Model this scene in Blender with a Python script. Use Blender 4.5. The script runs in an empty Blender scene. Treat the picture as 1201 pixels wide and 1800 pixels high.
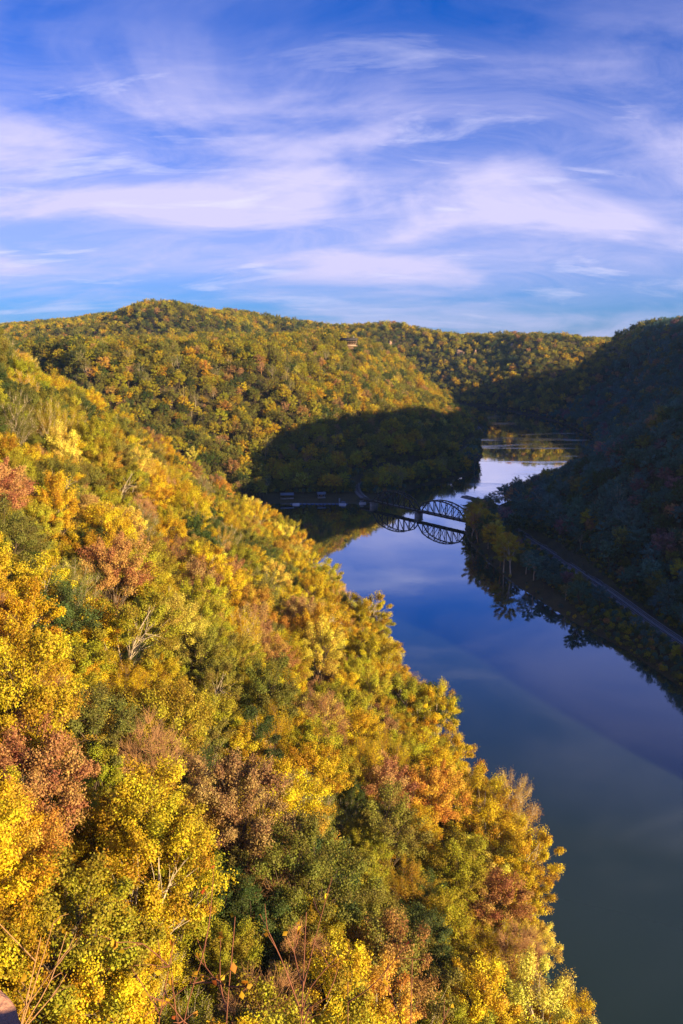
import bpy, bmesh, math, random
import numpy as np
from mathutils import Vector, Matrix

# ------------------------------------------------------------------ camera, sky, sun, exposure
SC = bpy.context.scene
COL = SC.collection
CAM_H = 160.0
PITCH = math.radians(12.5)
FPX = 1400.0                                   # focal length in pixels of the 1201 x 1800 photograph
cam = bpy.data.cameras.new('camera')
cam.sensor_fit = 'VERTICAL'; cam.sensor_height = 36.0; cam.lens = 28.0
cam.clip_start = 0.1; cam.clip_end = 20000
camo = bpy.data.objects.new('camera', cam); COL.objects.link(camo)
camo.location = (0, 0, CAM_H); camo.rotation_euler = (math.radians(90) - PITCH, 0, 0)
SC.camera = camo

SUN_AZ = math.radians(122)                     # clockwise from +Y (the viewing direction)
SUN_EL = math.radians(17.5)
SDIR = np.array([math.sin(SUN_AZ) * math.cos(SUN_EL), math.cos(SUN_AZ) * math.cos(SUN_EL), math.sin(SUN_EL)])
sun = bpy.data.lights.new('sun', 'SUN'); sun.energy = 5.0; sun.angle = math.radians(0.5); sun.color = (1.0, 0.73, 0.37)
suno = bpy.data.objects.new('sun', sun); COL.objects.link(suno)
suno.rotation_euler = Vector(-SDIR).to_track_quat('-Z', 'Y').to_euler()
suno.location = (300, -200, 400)

SC.view_settings.view_transform = 'Standard'; SC.view_settings.look = 'None'
SC.view_settings.gamma = 1.0; SC.view_settings.use_curve_mapping = False
SC.view_settings.exposure = 1.4
SC.cycles.use_denoising = True
SC.cycles.max_bounces = 6; SC.cycles.diffuse_bounces = 3; SC.cycles.glossy_bounces = 2
SC.cycles.transmission_bounces = 3; SC.cycles.transparent_max_bounces = 4
SC.cycles.sample_clamp_indirect = 4.0


class NT:
    """small helper round a node tree"""
    def __init__(self, tree):
        self.t = tree; tree.nodes.clear()
    def n(self, typ, **kw):
        nd = self.t.nodes.new(typ)
        for k, v in kw.items():
            if k.startswith('i_'):
                nd.inputs[k[2:].replace('_', ' ')].default_value = v
            else:
                setattr(nd, k, v)
        return nd
    def l(self, a, b):
        self.t.links.new(a, b)
    def math(self, op, a, b=None, clamp=False):
        nd = self.t.nodes.new('ShaderNodeMath'); nd.operation = op; nd.use_clamp = clamp
        for i, v in enumerate((a, b)):
            if v is None: continue
            if isinstance(v, (int, float)): nd.inputs[i].default_value = v
            else: self.l(v, nd.inputs[i])
        return nd.outputs[0]
    def mix(self, fac, a, b, blend='MIX'):
        nd = self.t.nodes.new('ShaderNodeMix'); nd.data_type = 'RGBA'; nd.blend_type = blend
        for s, v in ((nd.inputs[0], fac), (nd.inputs[6], a), (nd.inputs[7], b)):
            if isinstance(v, (int, float)): s.default_value = v
            elif isinstance(v, tuple): s.default_value = v if len(v) == 4 else v + (1,)
            else: self.l(v, s)
        return nd.outputs[2]
    def ramp(self, fac, stops, interp='LINEAR'):
        nd = self.t.nodes.new('ShaderNodeValToRGB'); nd.color_ramp.interpolation = interp
        el = nd.color_ramp.elements
        while len(el) < len(stops): el.new(0.5)
        for e, (p, c) in zip(el, stops):
            e.position = p; e.color = (c, c, c, 1) if isinstance(c, (int, float)) else tuple(c) + (1,)
        self.l(fac, nd.inputs[0]); return nd.outputs[0]
    def noise(self, vec, scale, detail=4, rough=0.5, dist=0.0):
        nd = self.t.nodes.new('ShaderNodeTexNoise')
        nd.inputs['Scale'].default_value = scale; nd.inputs['Detail'].default_value = detail
        nd.inputs['Roughness'].default_value = rough; nd.inputs['Distortion'].default_value = dist
        if vec is not None: self.l(vec, nd.inputs['Vector'])
        return nd.outputs[0]
    def mapping(self, vec, loc=(0, 0, 0), rot=(0, 0, 0), scale=(1, 1, 1)):
        nd = self.t.nodes.new('ShaderNodeMapping')
        nd.inputs['Location'].default_value = loc; nd.inputs['Rotation'].default_value = rot; nd.inputs['Scale'].default_value = scale
        self.l(vec, nd.inputs[0]); return nd.outputs[0]


def build_world():
    w = bpy.data.worlds.new('World'); SC.world = w; w.use_nodes = True
    g = NT(w.node_tree)
    out = g.n('ShaderNodeOutputWorld'); bg = g.n('ShaderNodeBackground')
    g.l(bg.outputs[0], out.inputs[0]); bg.inputs['Strength'].default_value = 0.072
    sky = g.n('ShaderNodeTexSky', sky_type='NISHITA', sun_disc=False, sun_elevation=SUN_EL, sun_rotation=SUN_AZ,
              altitude=400.0, air_density=1.0, dust_density=0.3, ozone_density=3.0)
    blue = g.mix(1.0, sky.outputs[0], (0.045, 0.315, 0.90), 'MULTIPLY')
    tc = g.n('ShaderNodeTexCoord')
    sep = g.n('ShaderNodeSeparateXYZ'); g.l(tc.outputs['Generated'], sep.inputs[0])
    zz = g.math('ADD', g.math('MAXIMUM', sep.outputs[2], 0.0), 0.30)
    px = g.math('DIVIDE', sep.outputs[0], zz); py = g.math('DIVIDE', sep.outputs[1], zz)
    cmb = g.n('ShaderNodeCombineXYZ'); g.l(px, cmb.inputs[0]); g.l(py, cmb.inputs[1])
    P = cmb.outputs[0]
    # broad veil of cirrus, streaks drawn out along one wind direction, small bright wisps
    veil = g.noise(g.mapping(P, (2.1, 0.7, 0), (0, 0, 0.6), (1.3, 2.0, 1)), 1.0, 7, 0.52, 0.6)
    veil = g.ramp(veil, [(0.43, 0.0), (0.62, 1.0)], 'EASE')
    strk = g.noise(g.mapping(P, (1.0, 2.0, 0), (0, 0, 0.75), (1.3, 2.6, 1)), 2.2, 10, 0.68, 1.0)
    strk = g.ramp(strk, [(0.38, 0.0), (0.74, 1.0)])
    wisp = g.noise(g.mapping(P, (4.6, 7.1, 0), (0, 0, 0.12), (1.3, 4.0, 1)), 1.5, 8, 0.60, 0.5)
    wisp = g.ramp(wisp, [(0.57, 0.0), (0.68, 1.0)])
    thin = g.ramp(sep.outputs[2], [(0.0, 0.55), (0.045, 0.48), (0.085, 0.95), (0.14, 1.0), (0.20, 0.92), (0.27, 0.74), (0.325, 0.26), (0.7, 0.30)])
    base = g.ramp(sep.outputs[2], [(0.0, 0.42), (0.03, 0.34), (0.08, 0.52), (0.13, 0.46), (0.22, 0.22), (0.28, 0.20), (0.33, 0.0)])
    m = g.math('ADD', g.math('MULTIPLY', veil, 0.66), g.math('MULTIPLY', strk, 0.38))
    m = g.math('MULTIPLY', g.math('ADD', m, base), thin)
    col = g.mix(g.math('MULTIPLY', m, 0.92, True), blue, (3.9, 3.7, 5.5))
    col = g.mix(g.math('MULTIPLY', g.math('MULTIPLY', wisp, thin), 0.6, True), col, (4.9, 4.75, 6.1))
    g.l(col, bg.inputs['Color'])
build_world()

# ------------------------------------------------------------------ small maths
rng = np.random.default_rng(11)
random.seed(11)
CT, ST = math.cos(PITCH), math.sin(PITCH)


def project(p):
    """world points (n,3) -> pixel of the 1201x1800 photograph and depth (only used for labels and for choosing which trees to build)"""
    p = np.atleast_2d(p); d = p - np.array([0, 0, CAM_H])
    zf = d[:, 1] * CT - d[:, 2] * ST; zu = d[:, 1] * ST + d[:, 2] * CT
    zf = np.where(zf < 0.1, 0.1, zf)
    return 600.5 + FPX * d[:, 0] / zf, 900 - FPX * zu / zf, zf


def seg_dist(X, Y, pts, closed=False, vals=None):
    """distance to a polyline; with vals also the value interpolated at the foot point"""
    pts = np.asarray(pts, float); best = np.full(X.shape, 1e18); out = np.zeros(X.shape)
    n = len(pts)
    for i in range(n if closed else n - 1):
        a = pts[i]; b = pts[(i + 1) % n]; ab = b - a
        t = np.clip(((X - a[0]) * ab[0] + (Y - a[1]) * ab[1]) / max(ab @ ab, 1e-9), 0, 1)
        d = (X - a[0] - t * ab[0]) ** 2 + (Y - a[1] - t * ab[1]) ** 2
        k = d < best; best = np.where(k, d, best)
        if vals is not None: out = np.where(k, vals[i] + t * (vals[(i + 1) % n] - vals[i]), out)
    return (np.sqrt(best), out) if vals is not None else np.sqrt(best)


def inside(X, Y, pts):
    pts = np.asarray(pts, float); r = np.zeros(X.shape, bool); n = len(pts)
    for i in range(n):
        x1, y1 = pts[i]; x2, y2 = pts[(i + 1) % n]
        c = ((y1 > Y) != (y2 > Y))
        xi = (x2 - x1) * (Y - y1) / ((y2 - y1) if y2 != y1 else 1e-9) + x1
        r ^= c & (X < xi)
    return r


def vnoise(X, Y, s, seed=0):
    x = X / s; y = Y / s; xi = np.floor(x).astype(np.int64); yi = np.floor(y).astype(np.int64)
    fx = x - xi; fy = y - yi; fx = fx * fx * (3 - 2 * fx); fy = fy * fy * (3 - 2 * fy)
    def h(a, b):
        k = (a * 374761393 + b * 668265263 + seed * 1442695041) & 0xffffffff
        k = ((k ^ (k >> 13)) * 1274126177) & 0xffffffff
        return ((k ^ (k >> 16)) & 0xffff) / 65535.0
    return (h(xi, yi) * (1 - fx) + h(xi + 1, yi) * fx) * (1 - fy) + (h(xi, yi + 1) * (1 - fx) + h(xi + 1, yi + 1) * fx) * fy


def fbm(X, Y, s, seed=0, o=3):
    r = 0; a = 1; t = 0
    for i in range(o):
        r = r + a * (vnoise(X, Y, s / 2 ** i, seed + i) - 0.5); t += a; a *= 0.5
    return r / t


def smin(a, b, k):
    h = np.clip(0.5 + 0.5 * (b - a) / k, 0, 1)
    return b * (1 - h) + a * h - k * h * (1 - h)


def catmull(pts, step):
    """smooth resampled curve through points (any dimension)"""
    pts = np.asarray(pts, float); P = np.vstack([2 * pts[0] - pts[1], pts, 2 * pts[-1] - pts[-2]]); out = []
    for i in range(1, len(P) - 2):
        L = np.linalg.norm(P[i + 1] - P[i]); n = max(2, int(L / step))
        for t in np.arange(n) / n:
            out.append(0.5 * ((2 * P[i]) + (-P[i - 1] + P[i + 1]) * t + (2 * P[i - 1] - 5 * P[i] + 4 * P[i + 1] - P[i + 2]) * t * t
                              + (-P[i - 1] + 3 * P[i] - 3 * P[i + 1] + P[i + 2]) * t ** 3))
    out.append(pts[-1]); return np.array(out)


# ------------------------------------------------------------------ the gorge: river outline, side valleys, plateau
LEFT_BANK = [(150, -500), (110, -150), (66, 0), (54, 90), (50, 150), (53, 205), (38, 262), (20, 355), (-18, 480), (-34, 560), (-62, 625),
             (-120, 680), (-150, 720), (-110, 752), (-62, 764), (28, 770), (58, 815), (94, 862), (158, 940), (187, 1082), (222, 1267), (262, 1440),
             (255, 1600), (190, 1740), (60, 1840)]
RIGHT_BANK = [(60, 1930), (200, 1930), (330, 1810), (395, 1610), (410, 1440), (402, 1300), (386, 1200), (350, 1100), (310, 1000), (260, 900),
              (204, 812), (150, 750), (118, 692), (103, 640), (102, 597), (110, 525), (132, 434), (148, 390), (160, 335), (185, 240),
              (215, 100), (245, -100), (290, -500)]
RIVER = np.vstack([catmull(LEFT_BANK, 25), catmull(RIGHT_BANK, 25)])
CREEKS = [  # points, floor height, half width, side slope
    ([(-130, 715), (-260, 735), (-420, 800), (-600, 930), (-900, 1150)], [0, 14, 48, 95, 150], 6, 0.62),
    ([(-300, 750), (-330, 880), (-390, 1010), (-460, 1150)], [30, 84, 126, 165], 3, 0.9),
    ([(-420, 800), (-640, 700), (-900, 640)], [48, 100, 150], 4, 0.6),
    ([(370, 1790), (620, 1850), (900, 2000)], [2, 60, 120], 5, 0.6),
    ([(160, 850), (330, 880), (520, 960), (700, 1080)], [40, 85, 140, 190], 4, 0.55),
]
# plateau height control points (x, y, height)
PLAT = np.array([(-250, 300, 168), (-400, 500, 168), (-100, -200, 190), (-500, 0, 200), (0, 1250, 146), (-180, 1230, 140), (-420, 1350, 126), (110, 1330, 144), (-650, 1450, 112),
                 (-430, 2000, 205), (-150, 2050, 200), (-430, 1670, 84), (-180, 1660, 92), (-650, 1680, 84), (-700, 1950, 160), (-800, 1900, 138), (-1300, 1900, 128), (-650, 2300, 190), (60, 2200, 185), (350, 2350, 140), (700, 2500, 124), (1100, 2600, 112),
                 (1600, 2600, 120), (0, 3000, 150), (490, 440, 240), (450, 300, 184), (430, 175, 126), (430, 76, 64), (400, -60, 50), (650, 200, 120), (540, 790, 226), (540, 650, 226), (600, 1040, 216), (610, 1300, 200), (650, 1500, 186), (700, 1720, 165), (800, 1950, 120), (1000, 1750, 170), (900, 900, 215), (900, 200, 140), (1200, 1500, 130), (330, 1050, 150)], float)
LEDGE = [(-60, -260), (-40, -60), (-9, -12), (-5, 0.8), (-1.6, 1.5), (4.5, 1.3), (9, -4), (18, -60), (40, -260)]
TRACK_R = catmull([(122, 775), (140, 742), (147, 705), (141, 655), (149, 600), (156, 556), (167, 475), (174, 408), (184, 350), (205, 250), (238, 110)], 6)
TRACK_L = catmull([(31, 747), (20, 778), (16, 806), (22, 836), (52, 872), (110, 930), (150, 985), (167, 1080), (196, 1195), (232, 1330), (240, 1450)], 6)


def terrain(X, Y):
    X = np.asarray(X, float); Y = np.asarray(Y, float)
    ins = inside(X, Y, RIVER)
    jig = 5.0 * fbm(X, Y, 70, 5)
    d = seg_dist(X, Y, RIVER, True); d = np.where(ins, -d, d)
    gul = fbm(X, Y, 150, 21, 3)
    r2 = X ** 2 + Y ** 2
    slope = 0.70 + 0.62 * np.exp(-r2 / (2 * 80.0 ** 2)) + 0.10 * gul + np.where((X > 100) & (Y < 1000), -0.04, 0) + 0.02 * np.clip((Y - 850) / 200, 0, 1) * np.clip((1550 - Y) / 100, 0, 1) * (X < 300)
    slope = slope + 0.10 * np.clip((Y - 180) / 150, 0, 1) * np.clip((680 - Y) / 60, 0, 1) * (X < 60) + 0.22 * np.clip((Y - 380) / 150, 0, 1) * np.clip((1000 - Y) / 150, 0, 1) * (X > 100) + 0.30 * np.clip((Y - 1080) / 150, 0, 1) * np.clip((1750 - Y) / 120, 0, 1) * np.clip((X - 350) / 60, 0, 1)
    slope = slope + 0.26 * np.clip((X - 200) / 60, 0, 1) * np.clip((480 - Y) / 80, 0, 1)
    bench = 16 + 32 * np.clip((X - 90) / 30, 0, 1) * (Y < 760) + 14 * np.clip((Y - 740) / 60, 0, 1)
    dd = np.maximum(d + jig * np.clip(d / 40, 0, 1), 0)
    up = np.minimum(dd, 8) * 0.55 + np.maximum(dd - bench, 0) * slope
    gully = np.abs(fbm(X, Y, 190, 33, 3)) * 2
    up = up - np.clip(dd / 160, 0, 1) * 42 * (0.32 - gully) * np.clip(dd / 60, 0, 1) * np.clip((np.sqrt(r2) - 150) / 250, 0, 1)
    w = 1.0 / ((X[..., None] - PLAT[:, 0]) ** 2 + (Y[..., None] - PLAT[:, 1]) ** 2 + 60.0 ** 2) ** 1.6
    plat = (w * PLAT[:, 2]).sum(-1) / w.sum(-1) + 34 * fbm(X, Y, 380, 3) + 12 * fbm(X, Y, 110, 8)
    plat = plat + 22 * np.exp(-((X + 440) / 150) ** 2 - ((Y - 2020) / 260) ** 2) + 16 * np.exp(-((X + 190) / 110) ** 2 - ((Y - 2050) / 240) ** 2) + 20 * np.exp(-((X + 640) / 60) ** 2 - ((Y - 2000) / 240) ** 2)
    z = smin(up, plat, 34.0)
    for pts, fl, hw, sl in CREEKS:
        dc, f = seg_dist(X, Y, pts, False, fl)
        z = smin(z, f + 2 + np.maximum(dc - hw, 0) * sl * (1 + 0.4 * gul), 14.0)
    z = np.maximum(z, np.minimum(dd * 0.5, 3.5))
    # the overlook: a rock ledge above a cliff, with a lower shelf where saplings root
    li = inside(X, Y, LEDGE); dl = np.where(li, 0, seg_dist(X, Y, LEDGE, True))
    top = 158.2 - np.maximum(dl - 0.2, 0) * 4.0
    shelf = np.where(dl < 7.5, 147.2 - 0.25 * dl, 145.3 - (dl - 7.5) * 3.2)
    z = np.maximum(z, np.where(r2 < 400 ** 2, np.maximum(top, shelf), -1e3))
    return np.where(ins, np.maximum(-5.0, d * 0.5), z), d


def axis(lo, hi, c, fine, grow, cap):
    a = [c]; s = fine
    while a[-1] < hi: a.append(a[-1] + s); s = min(cap, s * grow)
    b = [c]; s = fine
    while b[-1] > lo: b.append(b[-1] - s); s = min(cap, s * grow)
    return np.array(sorted(b[1:] + a))
GX = axis(-2600, 2600, 0, 1.6, 1.03, 40)
GY = axis(-500, 4200, 3, 1.6, 1.015, 40)
MX, MY = np.meshgrid(GX, GY)
MZ, MD = terrain(MX, MY)


def gz(x, y):
    """height of the built ground mesh at x, y"""
    x = np.asarray(x, float); y = np.asarray(y, float)
    i = np.clip(np.searchsorted(GX, x) - 1, 0, len(GX) - 2); j = np.clip(np.searchsorted(GY, y) - 1, 0, len(GY) - 2)
    fx = np.clip((x - GX[i]) / (GX[i + 1] - GX[i]), 0, 1); fy = np.clip((y - GY[j]) / (GY[j + 1] - GY[j]), 0, 1)
    return (MZ[j, i] * (1 - fx) + MZ[j, i + 1] * fx) * (1 - fy) + (MZ[j + 1, i] * (1 - fx) + MZ[j + 1, i + 1] * fx) * fy


# ------------------------------------------------------------------ object helpers
def mesh_np(name, verts, quads=None, tris=None, smooth=False):
    me = bpy.data.meshes.new(name)
    verts = np.asarray(verts, np.float32)
    me.vertices.add(len(verts)); me.vertices.foreach_set('co', verts.ravel())
    idx = []; tot = []
    if quads is not None and len(quads): idx.append(np.asarray(quads, np.int32).ravel()); tot.append(np.full(len(quads), 4, np.int32))
    if tris is not None and len(tris): idx.append(np.asarray(tris, np.int32).ravel()); tot.append(np.full(len(tris), 3, np.int32))
    if idx:
        idx = np.concatenate(idx); tot = np.concatenate(tot)
        me.loops.add(len(idx)); me.loops.foreach_set('vertex_index', idx)
        me.polygons.add(len(tot)); me.polygons.foreach_set('loop_start', np.concatenate([[0], np.cumsum(tot)[:-1]]).astype(np.int32))
        me.polygons.foreach_set('loop_total', tot)
        if smooth: me.polygons.foreach_set('use_smooth', np.ones(len(tot), bool))
    me.update(calc_edges=True); me.validate()
    return me


def link(name, data, mat=None, parent=None, loc=None, **props):
    o = bpy.data.objects.new(name, data); COL.objects.link(o)
    if mat is not None and data is not None and not data.materials: data.materials.append(mat)
    if parent is not None: o.parent = parent
    if loc is not None: o.location = loc
    for k, v in props.items(): o[k] = v
    return o


class MB:
    """collects boxes, bars and tubes into one mesh"""
    def __init__(self): self.v = []; self.q = []; self.t = []; self.n = 0
    def add(self, v, q=(), t=()):
        self.v.append(np.asarray(v, float)); self.q += [tuple(i + self.n for i in f) for f in q]; self.t += [tuple(i + self.n for i in f) for f in t]; self.n += len(v)
    def box(self, c, s, R=None):
        c = np.array(c, float); h = np.array(s, float) / 2
        v = np.array([(x, y, z) for z in (-1, 1) for y in (-1, 1) for x in (-1, 1)]) * h
        if R is not None: v = v @ np.array(R).T
        self.add(v + c, [(0, 2, 3, 1), (4, 5, 7, 6), (0, 1, 5, 4), (2, 6, 7, 3), (0, 4, 6, 2), (1, 3, 7, 5)])
    def bar(self, a, b, w, h=None, up=(0, 0, 1)):
        a = np.array(a, float); b = np.array(b, float); h = w if h is None else h
        y = b - a; L = np.linalg.norm(y); y = y / L; u = np.array(up, float)
        if abs(y @ u) > 0.98: u = np.array([1.0, 0, 0])
        x = np.cross(y, u); x /= np.linalg.norm(x); z = np.cross(x, y)
        self.box((a + b) / 2, (w, L, h), np.column_stack([x, y, z]))
    def tube(self, pts, rad, sides=5):
        pts = np.asarray(pts, float); n = len(pts); T = np.gradient(pts, axis=0); T /= (np.linalg.norm(T, axis=1, keepdims=True) + 1e-9)
        ref = np.array([0.31, 0.87, 0.2]) if abs(T[0, 2]) > 0.7 else np.array([0, 0, 1.0])
        A = np.cross(T, ref); A /= (np.linalg.norm(A, axis=1, keepdims=True) + 1e-9); B = np.cross(T, A)
        an = np.arange(sides) * 2 * math.pi / sides; rad = np.broadcast_to(np.asarray(rad, float), (n,))
        v = pts[:, None, :] + rad[:, None, None] * (A[:, None, :] * np.cos(an)[None, :, None] + B[:, None, :] * np.sin(an)[None, :, None])
        q = [(i * sides + k, i * sides + (k + 1) % sides, (i + 1) * sides + (k + 1) % sides, (i + 1) * sides + k) for i in range(n - 1) for k in range(sides)]
        self.add(v.reshape(-1, 3), q)
    def strip(self, pts, w, h0, h1):
        """a low bank (trapezium section) along a path"""
        pts = np.asarray(pts, float); T = np.gradient(pts[:, :2], axis=0); T /= np.linalg.norm(T, axis=1, keepdims=True)
        N = np.column_stack([T[:, 1], -T[:, 0], np.zeros(len(T))]); up = np.array([0, 0, 1.0])
        sec = [(-w / 2 - 1.2, h0), (-w / 2, h1), (w / 2, h1), (w / 2 + 1.2, h0)]
        v = np.stack([pts + N * a + up * b for a, b in sec], 1).reshape(-1, 3); n = len(pts)
        self.add(v, [(i * 4 + k, i * 4 + k + 1, (i + 1) * 4 + k + 1, (i + 1) * 4 + k) for i in range(n - 1) for k in range(3)])
    def mesh(self, name, smooth=False): return mesh_np(name, np.vstack(self.v), self.q, self.t, smooth)
    def build(self, name, mat, parent=None, smooth=False, **props): return link(name, self.mesh(name, smooth), mat, parent, **props)


def simple_mat(name, col, rough=0.7, var=0.25, scale=2.0, metal=0.0, spec=0.3, bump=0.0):
    m = bpy.data.materials.new(name); m.use_nodes = True; g = NT(m.node_tree)
    out = g.n('ShaderNodeOutputMaterial'); p = g.n('ShaderNodeBsdfPrincipled'); g.l(p.outputs[0], out.inputs[0])
    tc = g.n('ShaderNodeTexCoord'); nz = g.noise(tc.outputs['Object'], scale, 5, 0.6)
    c = g.mix(g.ramp(nz, [(0.3, 0.0), (0.7, 1.0)]), tuple(v * (1 - var) for v in col), tuple(min(1, v * (1 + var)) for v in col))
    g.l(c, p.inputs['Base Color']); p.inputs['Roughness'].default_value = rough; p.inputs['Metallic'].default_value = metal
    p.inputs['Specular IOR Level'].default_value = spec
    if bump:
        b = g.n('ShaderNodeBump'); b.inputs['Strength'].default_value = bump; b.inputs['Distance'].default_value = 0.3; g.l(nz, b.inputs['Height']); g.l(b.outputs[0], p.inputs['Normal'])
    return m


def ground_mat():
    m = bpy.data.materials.new('forest_floor'); m.use_nodes = True; g = NT(m.node_tree)
    out = g.n('ShaderNodeOutputMaterial'); p = g.n('ShaderNodeBsdfPrincipled'); g.l(p.outputs[0], out.inputs[0])
    tc = g.n('ShaderNodeTexCoord'); n1 = g.noise(tc.outputs['Object'], 0.12, 8, 0.65); n2 = g.noise(tc.outputs['Object'], 0.9, 6, 0.7)
    litter = g.mix(g.ramp(n1, [(0.38, 0.0), (0.62, 1.0)]), (0.045, 0.028, 0.012), (0.085, 0.06, 0.015))
    litter = g.mix(g.ramp(n2, [(0.45, 0.0), (0.65, 1.0)]), litter, (0.03, 0.035, 0.01))
    geo = g.n('ShaderNodeNewGeometry'); s = g.n('ShaderNodeSeparateXYZ'); g.l(geo.outputs['Normal'], s.inputs[0])
    c = g.mix(g.ramp(s.outputs[2], [(0.35, 1.0), (0.5, 0.0)]), litter, (0.16, 0.115, 0.085))
    g.l(c, p.inputs['Base Color']); p.inputs['Roughness'].default_value = 0.95
    b = g.n('ShaderNodeBump'); b.inputs['Distance'].default_value = 0.6; g.l(n2, b.inputs['Height']); g.l(b.outputs[0], p.inputs['Normal'])
    return m


def water_mat():
    m = bpy.data.materials.new('river_water'); m.use_nodes = True; g = NT(m.node_tree)
    out = g.n('ShaderNodeOutputMaterial')
    geo = g.n('ShaderNodeNewGeometry'); pos = geo.outputs['Position']
    ripple = g.noise(g.mapping(pos, scale=(0.35, 0.22, 1)), 1.0, 3, 0.5)
    swell = g.noise(g.mapping(pos, scale=(0.035, 0.02, 1)), 1.0, 3, 0.5)
    ruff = g.noise(g.mapping(pos, (0, 0, 0), (0, 0, -0.12), (0.0045, 0.018, 1)), 1.0, 4, 0.55, 0.6)
    ruff = g.ramp(ruff, [(0.54, 0.0), (0.66, 1.0)])
    far = g.n('ShaderNodeSeparateXYZ'); g.l(pos, far.inputs[0])
    ruff = g.math('MULTIPLY', ruff, g.ramp(g.math('DIVIDE', far.outputs[1], 1500.0), [(0.15, 0.10), (0.48, 0.16), (0.62, 1.0)]))
    b = g.n('ShaderNodeBump'); b.inputs['Distance'].default_value = 0.05; b.inputs['Strength'].default_value = 0.28
    h = g.math('ADD', g.math('MULTIPLY', ripple, g.math('ADD', 0.35, g.math('MULTIPLY', ruff, 6.0))), g.math('MULTIPLY', swell, 2.0))
    g.l(h, b.inputs['Height'])
    body = g.n('ShaderNodeBsdfDiffuse'); body.inputs[0].default_value = (0.017, 0.033, 0.027, 1)
    gl = g.n('ShaderNodeBsdfGlossy'); gl.inputs['Color'].default_value = (0.95, 0.97, 1, 1)
    g.l(g.math('ADD', 0.03, g.math('MULTIPLY', ruff, 0.16)), gl.inputs['Roughness'])
    g.l(b.outputs[0], gl.inputs['Normal'])
    lw = g.n('ShaderNodeLayerWeight'); lw.inputs['Blend'].default_value = 0.5; g.l(b.outputs[0], lw.inputs['Normal'])
    fres = g.ramp(lw.outputs['Facing'], [(0.0, 0.03), (0.29, 0.04), (0.45, 0.09), (0.56, 0.28), (0.68, 0.62), (0.82, 0.88), (1.0, 1.0)])
    mx = g.n('ShaderNodeMixShader'); g.l(fres, mx.inputs[0])
    g.l(body.outputs[0], mx.inputs[1]); g.l(gl.outputs[0], mx.inputs[2]); g.l(mx.outputs[0], out.inputs[0])
    return m


# ------------------------------------------------------------------ ground and water
nx, ny = len(GX), len(GY)
ii = (np.arange(ny - 1)[:, None] * nx + np.arange(nx - 1)[None, :]).ravel()
gm = mesh_np('ground', np.column_stack([MX.ravel(), MY.ravel(), MZ.ravel()]), np.column_stack([ii, ii + 1, ii + nx + 1, ii + nx]), smooth=True)
M_GROUND = ground_mat()
link('ground', gm, M_GROUND, kind='structure', label='wooded gorge slopes and plateau on both sides of the river')
wx = np.linspace(-900, 700, 9); wy = np.linspace(-480, 2100, 14)
WX, WY = np.meshgrid(wx, wy); k = (np.arange(13)[:, None] * 9 + np.arange(8)[None, :]).ravel()
link('river', mesh_np('river', np.column_stack([WX.ravel(), WY.ravel(), np.zeros(WX.size)]), np.column_stack([k, k + 1, k + 10, k + 9])), water_mat(),
     kind='structure', label='calm dark river winding through the gorge')
# ------------------------------------------------------------------ foliage materials
def leaf_mat(name, trans=0.28):
    m = bpy.data.materials.new(name); m.use_nodes = True; g = NT(m.node_tree)
    out = g.n('ShaderNodeOutputMaterial')
    tint = g.n('ShaderNodeAttribute', attribute_type='INSTANCER', attribute_name='tint')
    lv = g.n('ShaderNodeAttribute', attribute_type='GEOMETRY', attribute_name='lv')
    cv = g.n('ShaderNodeAttribute', attribute_type='GEOMETRY', attribute_name='cv')
    hs = g.n('ShaderNodeHueSaturation'); g.l(tint.outputs['Color'], hs.inputs['Color'])
    hue = g.math('ADD', 0.5, g.math('ADD', g.math('MULTIPLY', g.math('SUBTRACT', cv.outputs['Fac'], 0.5), 0.05), g.math('MULTIPLY', g.math('SUBTRACT', lv.outputs['Fac'], 0.5), 0.045)))
    g.l(hue, hs.inputs['Hue'])
    g.l(g.math('MULTIPLY', g.math('ADD', 0.68, g.math('MULTIPLY', lv.outputs['Fac'], 0.6)), g.math('ADD', 0.78, g.math('MULTIPLY', cv.outputs['Fac'], 0.44))), hs.inputs['Value'])
    p = g.n('ShaderNodeBsdfPrincipled'); p.inputs['Roughness'].default_value = 0.55; p.inputs['Specular IOR Level'].default_value = 0.22
    t = g.n('ShaderNodeBsdfTranslucent'); mx = g.n('ShaderNodeMixShader'); mx.inputs[0].default_value = trans
    g.l(hs.outputs[0], p.inputs['Base Color']); g.l(hs.outputs[0], t.inputs[0])
    g.l(p.outputs[0], mx.inputs[1]); g.l(t.outputs[0], mx.inputs[2]); g.l(mx.outputs[0], out.inputs[0])
    return m
M_LEAF = leaf_mat('autumn_leaves')
M_BARK = simple_mat('grey_brown_bark', (0.14, 0.10, 0.07), 0.9, 0.4, 1.5)
M_PALE = simple_mat('pale_sycamore_bark', (0.46, 0.38, 0.28), 0.8, 0.35, 1.2)
M_TWIG = simple_mat('tan_bare_twigs', (0.42, 0.235, 0.11), 0.85, 0.25, 1.0)
M_RED = simple_mat('reddish_sapling_bark', (0.22, 0.085, 0.05), 0.7, 0.3, 3.0)


def unit(v): return v / (np.linalg.norm(v, axis=-1, keepdims=True) + 1e-9)


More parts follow.
